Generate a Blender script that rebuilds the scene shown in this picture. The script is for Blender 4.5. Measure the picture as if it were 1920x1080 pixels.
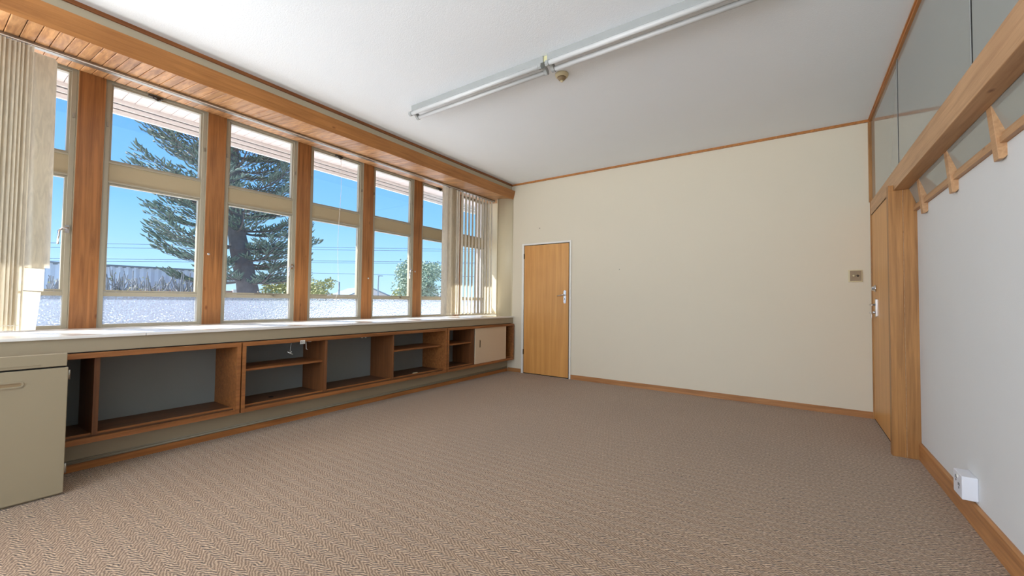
import bpy, bmesh, math, random
from mathutils import Vector, Matrix
R = math.radians
for o in list(bpy.data.objects): bpy.data.objects.remove(o)
SC = bpy.context.scene
COL = SC.collection

# ------------------------------------------------------------------ camera
CX, CZ, FPX = 3.8353, 1.1493, 768.065
cd = bpy.data.cameras.new('camera'); cam = bpy.data.objects.new('camera', cd); COL.objects.link(cam)
cd.sensor_width = 36; cd.sensor_fit = 'HORIZONTAL'; cd.lens = FPX/1920*36; cd.clip_start = .02; cd.clip_end = 500
_f = Vector((-0.56848619, 0.82211428, 0.03084725)); _r = Vector((0.82265251, 0.56842972, 0.01142391)); _u = Vector((0.00814273, -0.03187091, 0.99945882))
m4 = Matrix((( _r.x, _u.x, -_f.x, CX), (_r.y, _u.y, -_f.y, 0), (_r.z, _u.z, -_f.z, CZ), (0, 0, 0, 1)))
cam.matrix_world = m4
SC.camera = cam

# ------------------------------------------------------------------ light and exposure
SC.view_settings.view_transform = 'Standard'; SC.view_settings.look = 'None'
SC.view_settings.gamma = 1; SC.view_settings.use_curve_mapping = False
SC.view_settings.exposure = 0.66
w = bpy.data.worlds.new('sky'); SC.world = w; w.use_nodes = True
nt = w.node_tree; nt.nodes.clear()
out = nt.nodes.new('ShaderNodeOutputWorld'); bg = nt.nodes.new('ShaderNodeBackground')
tc = nt.nodes.new('ShaderNodeTexCoord'); sx = nt.nodes.new('ShaderNodeSeparateXYZ'); rp = nt.nodes.new('ShaderNodeValToRGB')
nt.links.new(tc.outputs['Generated'], sx.inputs[0]); nt.links.new(sx.outputs['Z'], rp.inputs[0])
nt.links.new(rp.outputs[0], bg.inputs[0]); nt.links.new(bg.outputs[0], out.inputs[0])
e = rp.color_ramp.elements
e[0].position = 0.0; e[0].color = (.56, .82, 1.0, 1)
e[1].position = 1.0; e[1].color = (.12, .30, .75, 1)
for p, c in ((.08, (.42, .74, 1.0)), (.18, (.25, .58, 1.0)), (.32, (.155, .45, .97))):
    n = e.new(p); n.color = (*c, 1)
bg.inputs[1].default_value = .82

def light(name, kind, energy, color, loc, direction, **kw):
    d = bpy.data.lights.new(name, kind); d.energy = energy; d.color = color
    for k, v in kw.items(): setattr(d, k, v)
    o = bpy.data.objects.new(name, d); COL.objects.link(o); o.location = loc
    o.rotation_euler = Vector(direction).to_track_quat('-Z', 'Y').to_euler()
    return o
light('sun', 'SUN', 9.8, (1, .96, .89), (-10, -5, 12), (1, .5, -1.17), angle=R(.6))
# fill lights added to brighten the room, in unseen openings behind the camera
light('side_fill_light', 'AREA', 60, (.90, .95, 1), (-.35, -1.75, 1.8), (1, .5, .2), shape='RECTANGLE', size=2.3, size_y=1.9)
light('rear_fill_light', 'AREA', 88, (.90, .95, 1), (2.6, -2.9, 1.6), (.15, 1, .55), shape='RECTANGLE', size=3.6, size_y=1.9)

# ------------------------------------------------------------------ materials
def new_mat(name):
    m = bpy.data.materials.new(name); m.use_nodes = True; t = m.node_tree
    return m, t, t.nodes['Principled BSDF']
def N(t, k, **kw):
    n = t.nodes.new(k)
    for a, b in kw.items(): setattr(n, a, b)
    return n
def srgb(r, g, b):
    f = lambda c: (c/255/12.92 if c/255 <= .04045 else ((c/255+.055)/1.055)**2.4)
    return (f(r), f(g), f(b), 1)
def paint(name, col, rough=.6, bump=0, scale=300, var=.04, metal=0, vscale=3):
    m, t, b = new_mat(name)
    b.inputs['Roughness'].default_value = rough; b.inputs['Metallic'].default_value = metal
    c = N(t, 'ShaderNodeTexCoord'); no = N(t, 'ShaderNodeTexNoise'); no.inputs['Scale'].default_value = vscale; no.inputs['Detail'].default_value = 4
    t.links.new(c.outputs['Object'], no.inputs['Vector'])
    mx = N(t, 'ShaderNodeMixRGB'); mx.inputs[1].default_value = tuple(x*(1-var) for x in col[:3])+(1,); mx.inputs[2].default_value = tuple(min(1, x*(1+var)) for x in col[:3])+(1,)
    t.links.new(no.outputs[0], mx.inputs[0]); t.links.new(mx.outputs[0], b.inputs['Base Color'])
    if bump:
        n2 = N(t, 'ShaderNodeTexNoise'); n2.inputs['Scale'].default_value = scale; n2.inputs['Detail'].default_value = 2
        t.links.new(c.outputs['Object'], n2.inputs['Vector'])
        bp = N(t, 'ShaderNodeBump'); bp.inputs['Strength'].default_value = bump; bp.inputs['Distance'].default_value = .004
        t.links.new(n2.outputs[0], bp.inputs['Height']); t.links.new(bp.outputs[0], b.inputs['Normal'])
    return m
def wood(name, c1, c2, axis='y', rough=.4, knots=True, fine=1.0, plank=None):
    m, t, b = new_mat(name)
    b.inputs['Roughness'].default_value = rough
    c = N(t, 'ShaderNodeTexCoord'); mp = N(t, 'ShaderNodeMapping')
    s = [38*fine]*3; s['xyz'.index(axis)] = 1.6*fine; mp.inputs['Scale'].default_value = s
    t.links.new(c.outputs['Object'], mp.inputs['Vector'])
    no = N(t, 'ShaderNodeTexNoise'); no.inputs['Scale'].default_value = 1; no.inputs['Detail'].default_value = 5; no.inputs['Roughness'].default_value = .62; no.inputs['Distortion'].default_value = .6
    t.links.new(mp.outputs[0], no.inputs['Vector'])
    n2 = N(t, 'ShaderNodeTexNoise'); n2.inputs['Scale'].default_value = 2.2; n2.inputs['Detail'].default_value = 2
    t.links.new(c.outputs['Object'], n2.inputs['Vector'])
    ad = N(t, 'ShaderNodeMath', operation='MULTIPLY_ADD'); ad.inputs[1].default_value = .35; t.links.new(n2.outputs[0], ad.inputs[0]); t.links.new(no.outputs[0], ad.inputs[2])
    rr = N(t, 'ShaderNodeValToRGB'); rr.color_ramp.elements[0].position = .42; rr.color_ramp.elements[1].position = .85
    rr.color_ramp.elements[0].color = c1; rr.color_ramp.elements[1].color = c2
    t.links.new(ad.outputs[0], rr.inputs[0])
    last = rr.outputs[0]
    if knots:
        v = N(t, 'ShaderNodeTexVoronoi'); ms = N(t, 'ShaderNodeMapping'); sc = [5.5]*3; sc['xyz'.index(axis)] = 2.6; ms.inputs['Scale'].default_value = sc
        t.links.new(c.outputs['Object'], ms.inputs['Vector']); t.links.new(ms.outputs[0], v.inputs['Vector']); v.inputs['Scale'].default_value = 1
        kr = N(t, 'ShaderNodeValToRGB'); kr.color_ramp.elements[0].position = .02; kr.color_ramp.elements[1].position = .075
        kr.color_ramp.elements[0].color = (.35, .22, .15, 1); kr.color_ramp.elements[1].color = (1, 1, 1, 1)
        t.links.new(v.outputs['Distance'], kr.inputs[0])
        mu = N(t, 'ShaderNodeMixRGB', blend_type='MULTIPLY'); mu.inputs[0].default_value = .8
        t.links.new(last, mu.inputs[1]); t.links.new(kr.outputs[0], mu.inputs[2]); last = mu.outputs[0]
    if plank:   # boards of random tone laid side by side along y
        sp = N(t, 'ShaderNodeSeparateXYZ'); t.links.new(c.outputs['Object'], sp.inputs[0])
        dv = N(t, 'ShaderNodeMath', operation='DIVIDE'); dv.inputs[1].default_value = plank; t.links.new(sp.outputs['Y'], dv.inputs[0])
        fl = N(t, 'ShaderNodeMath', operation='FLOOR'); t.links.new(dv.outputs[0], fl.inputs[0])
        wn = N(t, 'ShaderNodeTexWhiteNoise', noise_dimensions='1D'); t.links.new(fl.outputs[0], wn.inputs['W'])
        hs = N(t, 'ShaderNodeHueSaturation'); ma = N(t, 'ShaderNodeMath', operation='MULTIPLY_ADD'); ma.inputs[1].default_value = .35; ma.inputs[2].default_value = .8
        t.links.new(wn.outputs[0], ma.inputs[0]); t.links.new(ma.outputs[0], hs.inputs['Value']); t.links.new(last, hs.inputs['Color']); last = hs.outputs[0]
    t.links.new(last, b.inputs['Base Color'])
    bp = N(t, 'ShaderNodeBump'); bp.inputs['Strength'].default_value = .08; bp.inputs['Distance'].default_value = .002
    t.links.new(no.outputs[0], bp.inputs['Height']); t.links.new(bp.outputs[0], b.inputs['Normal'])
    return m
def glass_mat(name, tint=(.97, .985, 1), refl=.9):
    m, t, b = new_mat(name); t.nodes.remove(b)
    o = t.nodes['Material Output']; tr = N(t, 'ShaderNodeBsdfTransparent'); tr.inputs[0].default_value = (*tint, 1)
    gl = N(t, 'ShaderNodeBsdfGlossy'); gl.inputs['Roughness'].default_value = .02
    lw = N(t, 'ShaderNodeLayerWeight'); lw.inputs[0].default_value = .5
    pw = N(t, 'ShaderNodeMath', operation='POWER'); pw.inputs[1].default_value = 5; t.links.new(lw.outputs['Facing'], pw.inputs[0])
    mu = N(t, 'ShaderNodeMath', operation='MULTIPLY_ADD'); mu.inputs[1].default_value = refl; mu.inputs[2].default_value = .03; t.links.new(pw.outputs[0], mu.inputs[0])
    mx = N(t, 'ShaderNodeMixShader'); t.links.new(mu.outputs[0], mx.inputs[0]); t.links.new(tr.outputs[0], mx.inputs[1]); t.links.new(gl.outputs[0], mx.inputs[2])
    t.links.new(mx.outputs[0], o.inputs[0]); return m
def obscure_mat(name):
    m, t, b = new_mat(name); t.nodes.remove(b); o = t.nodes['Material Output']
    c = N(t, 'ShaderNodeTexCoord'); v = N(t, 'ShaderNodeTexVoronoi', feature='SMOOTH_F1'); v.inputs['Scale'].default_value = 70
    t.links.new(c.outputs['Object'], v.inputs['Vector'])
    bp = N(t, 'ShaderNodeBump'); bp.inputs['Strength'].default_value = 1.0; bp.inputs['Distance'].default_value = .007; t.links.new(v.outputs['Distance'], bp.inputs['Height'])
    rf = N(t, 'ShaderNodeBsdfRefraction'); rf.inputs['IOR'].default_value = 1.25; rf.inputs['Roughness'].default_value = .12; t.links.new(bp.outputs[0], rf.inputs['Normal'])
    tl = N(t, 'ShaderNodeBsdfTranslucent'); tl.inputs[0].default_value = (.36, .43, .56, 1); t.links.new(bp.outputs[0], tl.inputs['Normal'])
    gl = N(t, 'ShaderNodeBsdfGlossy'); gl.inputs['Roughness'].default_value = .15; t.links.new(bp.outputs[0], gl.inputs['Normal'])
    m1 = N(t, 'ShaderNodeMixShader'); m1.inputs[0].default_value = .3; t.links.new(rf.outputs[0], m1.inputs[1]); t.links.new(tl.outputs[0], m1.inputs[2])
    m2 = N(t, 'ShaderNodeMixShader'); m2.inputs[0].default_value = .06; t.links.new(m1.outputs[0], m2.inputs[1]); t.links.new(gl.outputs[0], m2.inputs[2])
    t.links.new(m2.outputs[0], o.inputs[0]); return m
def fabric_mat(name, col, trans=.45):
    m, t, b = new_mat(name); t.nodes.remove(b); o = t.nodes['Material Output']
    c = N(t, 'ShaderNodeTexCoord'); mp = N(t, 'ShaderNodeMapping'); mp.inputs['Scale'].default_value = (40, 40, 7)
    no = N(t, 'ShaderNodeTexNoise'); no.inputs['Detail'].default_value = 5; no.inputs['Scale'].default_value = 1.2; no.inputs['Distortion'].default_value = 1.2
    t.links.new(c.outputs['Object'], mp.inputs[0]); t.links.new(mp.outputs[0], no.inputs['Vector'])
    rr = N(t, 'ShaderNodeValToRGB'); rr.color_ramp.elements[0].position = .35; rr.color_ramp.elements[1].position = .6
    rr.color_ramp.elements[0].color = tuple(x*.86 for x in col[:3])+(1,); rr.color_ramp.elements[1].color = col
    t.links.new(no.outputs[0], rr.inputs[0])
    df = N(t, 'ShaderNodeBsdfDiffuse'); tl = N(t, 'ShaderNodeBsdfTranslucent')
    t.links.new(rr.outputs[0], df.inputs[0]); t.links.new(rr.outputs[0], tl.inputs[0])
    mx = N(t, 'ShaderNodeMixShader'); mx.inputs[0].default_value = trans
    t.links.new(df.outputs[0], mx.inputs[1]); t.links.new(tl.outputs[0], mx.inputs[2]); t.links.new(mx.outputs[0], o.inputs[0]); return m
def carpet_mat():
    m, t, b = new_mat('carpet'); b.inputs['Roughness'].default_value = .95
    b.inputs['Sheen Weight'].default_value = .25; b.inputs['Sheen Roughness'].default_value = .5
    L = t.links.new
    c = N(t, 'ShaderNodeTexCoord'); 
    wn = N(t, 'ShaderNodeTexNoise'); wn.inputs['Scale'].default_value = 22; wn.inputs['Detail'].default_value = 2; L(c.outputs['Object'], wn.inputs['Vector'])
    wo = N(t, 'ShaderNodeVectorMath', operation='SCALE'); wo.inputs['Scale'].default_value = .028; L(wn.outputs['Color'], wo.inputs[0])
    va = N(t, 'ShaderNodeVectorMath', operation='ADD'); L(c.outputs['Object'], va.inputs[0]); L(wo.outputs[0], va.inputs[1])
    sp = N(t, 'ShaderNodeSeparateXYZ'); L(va.outputs[0], sp.inputs[0])
    pp = N(t, 'ShaderNodeMath', operation='PINGPONG'); pp.inputs[1].default_value = .036; L(sp.outputs['Y'], pp.inputs[0])
    mu = N(t, 'ShaderNodeMath', operation='MULTIPLY'); mu.inputs[1].default_value = -2.1; L(pp.outputs[0], mu.inputs[0])
    ad = N(t, 'ShaderNodeMath', operation='ADD'); L(sp.outputs['X'], ad.inputs[0]); L(mu.outputs[0], ad.inputs[1])
    ph = N(t, 'ShaderNodeMath', operation='MULTIPLY'); ph.inputs[1].default_value = 2*math.pi/.027; L(ad.outputs[0], ph.inputs[0])
    s0 = N(t, 'ShaderNodeMath', operation='SINE'); L(ph.outputs[0], s0.inputs[0])
    yd = N(t, 'ShaderNodeMath', operation='DIVIDE'); yd.inputs[1].default_value = .072; L(sp.outputs['Y'], yd.inputs[0])
    yf = N(t, 'ShaderNodeMath', operation='FRACT'); L(yd.outputs[0], yf.inputs[0])
    yl = N(t, 'ShaderNodeMath', operation='LESS_THAN'); yl.inputs[1].default_value = .5; L(yf.outputs[0], yl.inputs[0])
    ya = N(t, 'ShaderNodeMath', operation='MULTIPLY_ADD'); ya.inputs[1].default_value = .55; ya.inputs[2].default_value = .5; L(yl.outputs[0], ya.inputs[0])
    si = N(t, 'ShaderNodeMath', operation='MULTIPLY'); L(s0.outputs[0], si.inputs[0]); L(ya.outputs[0], si.inputs[1])
    no = N(t, 'ShaderNodeTexNoise'); no.inputs['Scale'].default_value = 85; no.inputs['Detail'].default_value = 5; no.inputs['Roughness'].default_value = .75; L(c.outputs['Object'], no.inputs['Vector'])
    h = N(t, 'ShaderNodeMath', operation='MULTIPLY_ADD'); h.inputs[1].default_value = .27; L(si.outputs[0], h.inputs[0]); L(no.outputs[0], h.inputs[2])
    rr = N(t, 'ShaderNodeValToRGB'); el = rr.color_ramp.elements
    el[0].position = .15; el[0].color = srgb(42, 26, 15); el[1].position = .85; el[1].color = srgb(216, 187, 154)
    q = el.new(.45); q.color = srgb(139, 108, 79)
    L(h.outputs[0], rr.inputs[0]); 
    big = N(t, 'ShaderNodeTexNoise'); big.inputs['Scale'].default_value = 1.3; big.inputs['Detail'].default_value = 3; L(c.outputs['Object'], big.inputs['Vector'])
    hs = N(t, 'ShaderNodeHueSaturation'); bm = N(t, 'ShaderNodeMath', operation='MULTIPLY_ADD'); bm.inputs[1].default_value = .18; bm.inputs[2].default_value = .91
    L(big.outputs[0], bm.inputs[0]); L(bm.outputs[0], hs.inputs['Value']); L(rr.outputs[0], hs.inputs['Color']); L(hs.outputs[0], b.inputs['Base Color'])
    bp = N(t, 'ShaderNodeBump'); bp.inputs['Strength'].default_value = .8; bp.inputs['Distance'].default_value = .004; L(h.outputs[0], bp.inputs['Height']); L(bp.outputs[0], b.inputs['Normal'])
    return m

M = {}
M['carpet'] = carpet_mat()
M['ceiling'] = paint('ceiling_paint', srgb(243, 248, 252), .85, .35, 130, .01)
M['wall'] = paint('wall_paint', srgb(225, 215, 194), .7, .12, 160, .015)
M['wall_white'] = paint('white_wall_paint', srgb(222, 222, 221), .7, .12, 160, .015)
M['bulkhead'] = paint('bulkhead_paint', srgb(190, 178, 152), .6, .05, 160, .02)
M['cream'] = paint('cream_gloss_paint', srgb(216, 204, 174), .45, .02, 60, .02)
M['frame'] = paint('window_frame_paint', srgb(166, 158, 139), .4, .03, 80, .04)
M['panel'] = paint('transom_panel_paint', srgb(176, 160, 129), .5, .0, 80, .02)
M['apron'] = paint('apron_paint', srgb(164, 151, 126), .5, .0, 80, .03)
M['sill'] = paint('sill_paint', srgb(236, 232, 226), .18, .01, 60, .02)
M['cupboard'] = paint('cupboard_paint', srgb(158, 145, 119), .4, .0, 80, .02)
M['white'] = paint('white_gloss', srgb(238, 235, 228), .35, 0, 80, .01)
M['plastic'] = paint('white_plastic', srgb(232, 233, 240), .3, 0, 80, .01)
M['tube'] = paint('unlit_tube_glass', srgb(208, 209, 208), .3, 0, 80, .01)
M['grey_lamp'] = paint('lamp_body_enamel', srgb(164, 166, 164), .35, 0, 80, .02)
M['ivory'] = paint('ivory_plastic', srgb(222, 208, 168), .4, 0, 80, .02)
M['brown_plastic'] = paint('brown_plastic', srgb(150, 128, 96), .4, 0, 80, .02)
M['black'] = paint('black_shadow_gap', srgb(22, 20, 18), .8, 0, 80, 0)
M['chrome'] = paint('chrome', srgb(215, 215, 218), .18, 0, 80, .01, metal=1)
M['steel'] = paint('dull_steel', srgb(165, 160, 150), .4, 0, 80, .02, metal=1)
M['dark_metal'] = paint('dark_metal', srgb(70, 62, 52), .45, 0, 80, .02, metal=.6)
M['backboard'] = paint('grey_back_board', srgb(128, 133, 131), .6, 0, 80, .03)
M['slider'] = paint('sliding_door_paint', srgb(214, 192, 164), .45, 0, 80, .01)
M['yellow'] = paint('yellowed_plastic', srgb(212, 206, 160), .5, 0, 80, .02)
OR1, OR2 = srgb(158, 88, 30), srgb(214, 140, 68)
M['beam'] = wood('honey_pine_beam', srgb(142, 88, 40), srgb(184, 124, 66), 'y')
M['post'] = wood('window_post_pine', srgb(112, 70, 36), srgb(174, 116, 66), 'z')
M['soffit'] = wood('soffit_boards', srgb(140, 92, 54), srgb(208, 156, 104), 'x', .45, True, 1, .0665)
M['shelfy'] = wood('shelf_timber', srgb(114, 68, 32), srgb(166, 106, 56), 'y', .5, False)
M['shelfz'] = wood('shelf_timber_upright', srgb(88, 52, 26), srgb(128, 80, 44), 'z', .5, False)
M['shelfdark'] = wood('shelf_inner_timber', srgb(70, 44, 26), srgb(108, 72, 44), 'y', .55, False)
M['door'] = wood('door_veneer', srgb(198, 138, 72), srgb(222, 164, 94), 'z', .4, False, .45)
M['rbeam'] = wood('pale_beam_timber', srgb(166, 122, 82), srgb(204, 160, 116), 'y', .45)
M['rpost'] = wood('door_post_timber', srgb(138, 92, 46), srgb(186, 132, 74), 'z', .45)
M['basey'] = wood('baseboard_timber', srgb(150, 98, 54), srgb(196, 138, 84), 'y', .4, False)
M['basex'] = wood('baseboard_timber_back', srgb(146, 96, 54), srgb(190, 134, 82), 'x', .4, False)
M['basedark'] = wood('baseboard_timber_brown', srgb(140, 84, 40), srgb(186, 122, 66), 'y', .4, False)
M['crown'] = wood('crown_timber', srgb(112, 62, 28), srgb(158, 96, 48), 'y', .4, False)
M['crownr'] = wood('crown_timber_light', srgb(150, 94, 42), srgb(196, 132, 70), 'y', .4, False)
M['glass'] = glass_mat('clear_glass')
M['obscure'] = obscure_mat('obscure_glass')
M['vane'] = fabric_mat('blind_fabric', srgb(222, 212, 192), .5)
M['chain'] = paint('blind_chain', srgb(210, 205, 190), .4, 0, 80, .02)
def dark_glass():
    m, t, b = new_mat('grey_glass'); b.inputs['Base Color'].default_value = srgb(150, 154, 149); b.inputs['Roughness'].default_value = .03
    b.inputs['IOR'].default_value = 1.7; return m
M['dglass'] = dark_glass()
M['eave'] = paint('eave_paint', srgb(216, 204, 200), .6, 0, 80, .02)
M['fascia'] = paint('fascia_paint', srgb(236, 230, 226), .6, 0, 80, .02)
M['paving'] = paint('pale_paving', srgb(218, 217, 217), .9, .2, 20, .08)
M['bark'] = paint('pine_bark', srgb(104, 100, 100), .9, .6, 14, .3, vscale=9)
M['needle'] = paint('pine_needles', srgb(92, 110, 98), .8, 0, 80, .35, vscale=1.5)
M['leaf'] = paint('grey_green_leaves', srgb(136, 154, 134), .8, 0, 80, .3, vscale=3)
M['leaf2'] = paint('olive_leaves', srgb(150, 152, 104), .8, 0, 80, .3, vscale=3)
M['stem'] = paint('grey_stems', srgb(140, 142, 144), .8, 0, 80, .2)
M['shed'] = paint('corrugated_sheet', srgb(190, 202, 212), .6, 0, 80, .04)
M['brick'] = paint('brick_fence', srgb(150, 118, 110), .9, .3, 40, .12, vscale=20)
M['roof'] = paint('grey_tiles', srgb(118, 132, 142), .8, .2, 40, .1)
M['gable'] = paint('pale_weatherboard', srgb(196, 190, 186), .8, 0, 40, .04)
M['wire'] = paint('power_cable', srgb(92, 122, 152), .8, 0, 40, 0)
M['polem'] = paint('grey_pole', srgb(120, 132, 140), .7, 0, 40, .05)

# ------------------------------------------------------------------ mesh builder
class MB:
    def __init__(s): s.v = []; s.f = []; s.smooth = []
    def box(s, x0, x1, y0, y1, z0, z1):
        b = len(s.v)
        for x in (x0, x1):
            for y in (y0, y1):
                for z in (z0, z1): s.v.append((x, y, z))
        for q in ((0,1,3,2),(4,6,7,5),(0,4,5,1),(2,3,7,6),(0,2,6,4),(1,5,7,3)): s.f.append(tuple(b+i for i in q)); s.smooth.append(False)
        return s
    def prism(s, pts, ax, a0, a1, smooth=False):
        """extrude a 2-D outline along an axis; outline in the other two axes, in xyz order"""
        b = len(s.v); n = len(pts)
        for a in (a0, a1):
            for p in pts:
                q = list(p); q.insert('xyz'.index(ax), a); s.v.append(tuple(q))
        s.f.append(tuple(b+i for i in range(n))[::-1]); s.smooth.append(False)
        s.f.append(tuple(b+n+i for i in range(n))); s.smooth.append(False)
        for i in range(n):
            j = (i+1) % n; s.f.append((b+i, b+j, b+n+j, b+n+i)); s.smooth.append(smooth)
        return s
    def tube(s, pts, r, n=8, closed=True):
        P = [Vector(p) for p in pts]; rr = r if isinstance(r, (list, tuple)) else [r]*len(P); b = len(s.v)
        for i, p in enumerate(P):
            d = (P[min(i+1, len(P)-1)]-P[max(i-1, 0)]).normalized()
            a = d.cross(Vector((0, 0, 1)) if abs(d.z) < .9 else Vector((1, 0, 0))).normalized(); c = d.cross(a)
            for k in range(n):
                t = 2*math.pi*k/n; s.v.append(tuple(p+(a*math.cos(t)+c*math.sin(t))*rr[i]))
        for i in range(len(P)-1):
            for k in range(n):
                j = (k+1) % n; s.f.append((b+i*n+k, b+i*n+j, b+(i+1)*n+j, b+(i+1)*n+k)); s.smooth.append(True)
        if closed:
            s.f.append(tuple(b+k for k in range(n))[::-1]); s.smooth.append(False)
            e = b+(len(P)-1)*n; s.f.append(tuple(e+k for k in range(n))); s.smooth.append(False)
        return s
    def lathe(s, prof, c, n=28, ax='z'):
        b = len(s.v)
        for (r, h) in prof:
            for k in range(n):
                t = 2*math.pi*k/n; a, d = r*math.cos(t), r*math.sin(t)
                s.v.append((c[0]+a, c[1]+d, c[2]+h) if ax == 'z' else ((c[0]+h, c[1]+a, c[2]+d) if ax == 'x' else (c[0]+a, c[1]+h, c[2]+d)))
        for i in range(len(prof)-1):
            for k in range(n):
                j = (k+1) % n; s.f.append((b+i*n+k, b+i*n+j, b+(i+1)*n+j, b+(i+1)*n+k)); s.smooth.append(True)
        s.f.append(tuple(b+k for k in range(n))[::-1]); s.smooth.append(False)
        e = b+(len(prof)-1)*n; s.f.append(tuple(e+k for k in range(n))); s.smooth.append(False)
        return s
    def quad(s, *p):
        b = len(s.v); s.v += [tuple(q) for q in p]; s.f.append(tuple(range(b, b+len(p)))); s.smooth.append(False); return s
    def build(s, name, mat, parent=None, bevel=0):
        me = bpy.data.meshes.new(name); me.from_pydata(s.v, [], s.f); me.update()
        bm = bmesh.new(); bm.from_mesh(me)
        if len(s.f) < 40000: bmesh.ops.recalc_face_normals(bm, faces=bm.faces)
        bm.to_mesh(me); bm.free()
        for p, sm in zip(me.polygons, s.smooth): p.use_smooth = sm
        me.materials.append(mat)
        o = bpy.data.objects.new(name, me); COL.objects.link(o)
        if parent is not None:
            o.parent = parent; w_ = Vector((0, 0, 0)); q = parent
            while q is not None: w_ += q.location; q = q.parent
            o.location = -w_
        if bevel:
            md = o.modifiers.new('bevel', 'BEVEL'); md.width = bevel; md.segments = 2; md.limit_method = 'ANGLE'; md.angle_limit = R(40)
        return o
def box(*a): return MB().box(*a)
def tag(o, label=None, cat=None, group=None, kind=None):
    if label: o['label'] = label
    if cat: o['category'] = cat
    if group: o['group'] = group
    if kind: o['kind'] = kind
    return o
def thing(name, loc, label, cat, group=None):
    o = bpy.data.objects.new(name, None); COL.objects.link(o); o.location = loc; o.empty_display_size = .1
    return tag(o, label, cat, group)
def struct(o, label=None, cat=None):
    return tag(o, label, cat, None, 'structure')

# ------------------------------------------------------------------ the room
L, W, H = 5.5186, 4.478, 3.0589
WR = 4.60          # plane of the white wall
YB = -3.0          # rear of the room, behind the camera
LR = 5.83          # side of the deep window recess
GZ = -.45          # ground outside
XW = -.747; Y1 = .7335; PP = .8574; PW = .1521; ZS = .895
struct(box(-.06, 4.75, YB-.1, L+.1, -.1, 0).build('floor', M['carpet']), 'brown herringbone carpet covering the whole floor', 'carpet floor')
struct(box(-.15, 4.75, YB-.1, L+.1, H, H+.12).build('ceiling', M['ceiling']), 'white textured plaster ceiling', 'ceiling')
struct(MB().box(-.283, 4.75, L, L+.12, -.1, H+.1).box(-.283, -.02, L+.12, LR, -.1, H+.1).build('wall_back', M['wall']), 'cream painted back wall with the narrow door', 'wall')
struct(box(WR, WR+.15, YB, 4.262, 0, 1.862).build('wall_right', M['wall_white']), 'white painted wall below the timber rail, right side', 'wall')
struct(box(-.16, -.06, YB, L, 0, .2).build('wall_left', M['apron']), 'painted wall strip below the shelf units', 'wall')
struct(box(-1.0, -.02, LR, LR+.12, -.1, H+.1).build('wall_recess', M['cream']), 'cream side wall of the deep window recess behind the corner blind', 'wall')
wr = MB(); wr.box(-1.0, .4, YB-.1, YB, 0, H).box(4.2, 4.9, YB-.1, YB, 0, H).box(.4, 4.2, YB-.1, YB, 0, .8).box(.4, 4.2, YB-.1, YB, 2.8, H)  # unseen wall; its opening is added for the rear fill light
struct(wr.build('wall_rear', M['wall']), 'cream wall behind the camera with a wide opening added for the fill light', 'wall')
wl = MB(); wl.box(-.9, -.75, YB, -.2, 0, .89).box(-.9, -.75, YB, -2.95, .8, H).box(-.9, -.75, -.45, -.2, .8, H).box(-.9, -.75, YB, -.2, 2.9, H)
struct(wl.build('wall_side', M['wall']), 'cream side wall beyond the left edge of the picture', 'wall')
struct(box(-.15, 0, YB, L, 2.91, H).build('wall_bulkhead', M['bulkhead']), 'cream painted bulkhead strip above the honey timber beam', 'wall')
struct(box(-.95, -.10, YB, LR, 3.06, 3.2).build('wall_lintel', M['wall']), 'concealed lintel above the windows', 'wall')

# corridor side behind the grey glass (dark closing wall)
struct(box(4.76, 4.86, YB, L, 0, H).build('wall_corridor', M['wall']), 'wall hidden behind the grey glass panels', 'wall')

# crown strips
struct(box(0, .018, YB, L, H-.026, H).build('trim_1', M['crown']), 'dark brown ceiling strip above the bulkhead', 'ceiling trim')
struct(box(.018, W, L-.018, L, H-.026, H).build('trim_2', M['crownr']), 'thin brown ceiling strip along the back wall', 'ceiling trim')
t3 = MB().box(W-.004, W+.02, YB, L-.018, H-.034, H).box(W-.012, W-.004, YB, L-.018, H-.014, H)
struct(t3.build('trim_3', M['crownr']), 'brown ceiling strip above the grey glass panels', 'ceiling trim')
struct(box(W-.012, W+.02, L-.04, L, 2.2, H-.034).build('trim_4', M['rpost']), 'upright timber strip in the back right corner above the door', 'corner trim')
struct(box(W-.004, W+.02, L-.028, L, 0, 2.2).build('trim_5', M['rpost']), 'narrow timber jamb between back wall and right door', 'door jamb')

# baseboards
struct(MB().prism([(WR-.016, 0), (WR, 0), (WR, .128), (WR-.008, .128), (WR-.016, .118)], 'y', YB, 4.258).build('baseboard_right', M['basey']), 'honey timber baseboard along the white wall', 'baseboard')
struct(box(1.098, W-.004, L-.014, L, 0, .066).build('baseboard_back', M['basex']), 'low timber baseboard along the back wall, right of the door', 'baseboard')
struct(box(-.04, .212, L-.014, L, 0, .06).build('baseboard_corner', M['basex']), 'short timber baseboard between the corner and the narrow door', 'baseboard')
struct(box(-.06, -.045, .3, L-.014, 0, .046).build('baseboard_left', M['basedark']), 'brown timber baseboard below the shelf units', 'baseboard')
pc = MB().tube([(-.052, .3, .058), (-.052, L-.02, .058)], .005, 6).tube([(-.054, .3, .072), (-.054, L-.02, .072)], .003, 6)
tag(pc.build('cable', M['frame']), 'thin white cable run along the top of the brown baseboard under the shelf units', 'cable')

# bulkhead beam
b1 = MB().prism([(0.0, 2.826), (.028, 2.814), (.066, 2.948), (0.0, 2.948)], 'y', YB, L)
tag(b1.build('ceiling_beam', M['beam'], bevel=.002), 'long honey coloured pine beam running above all the windows', 'beam')
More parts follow.
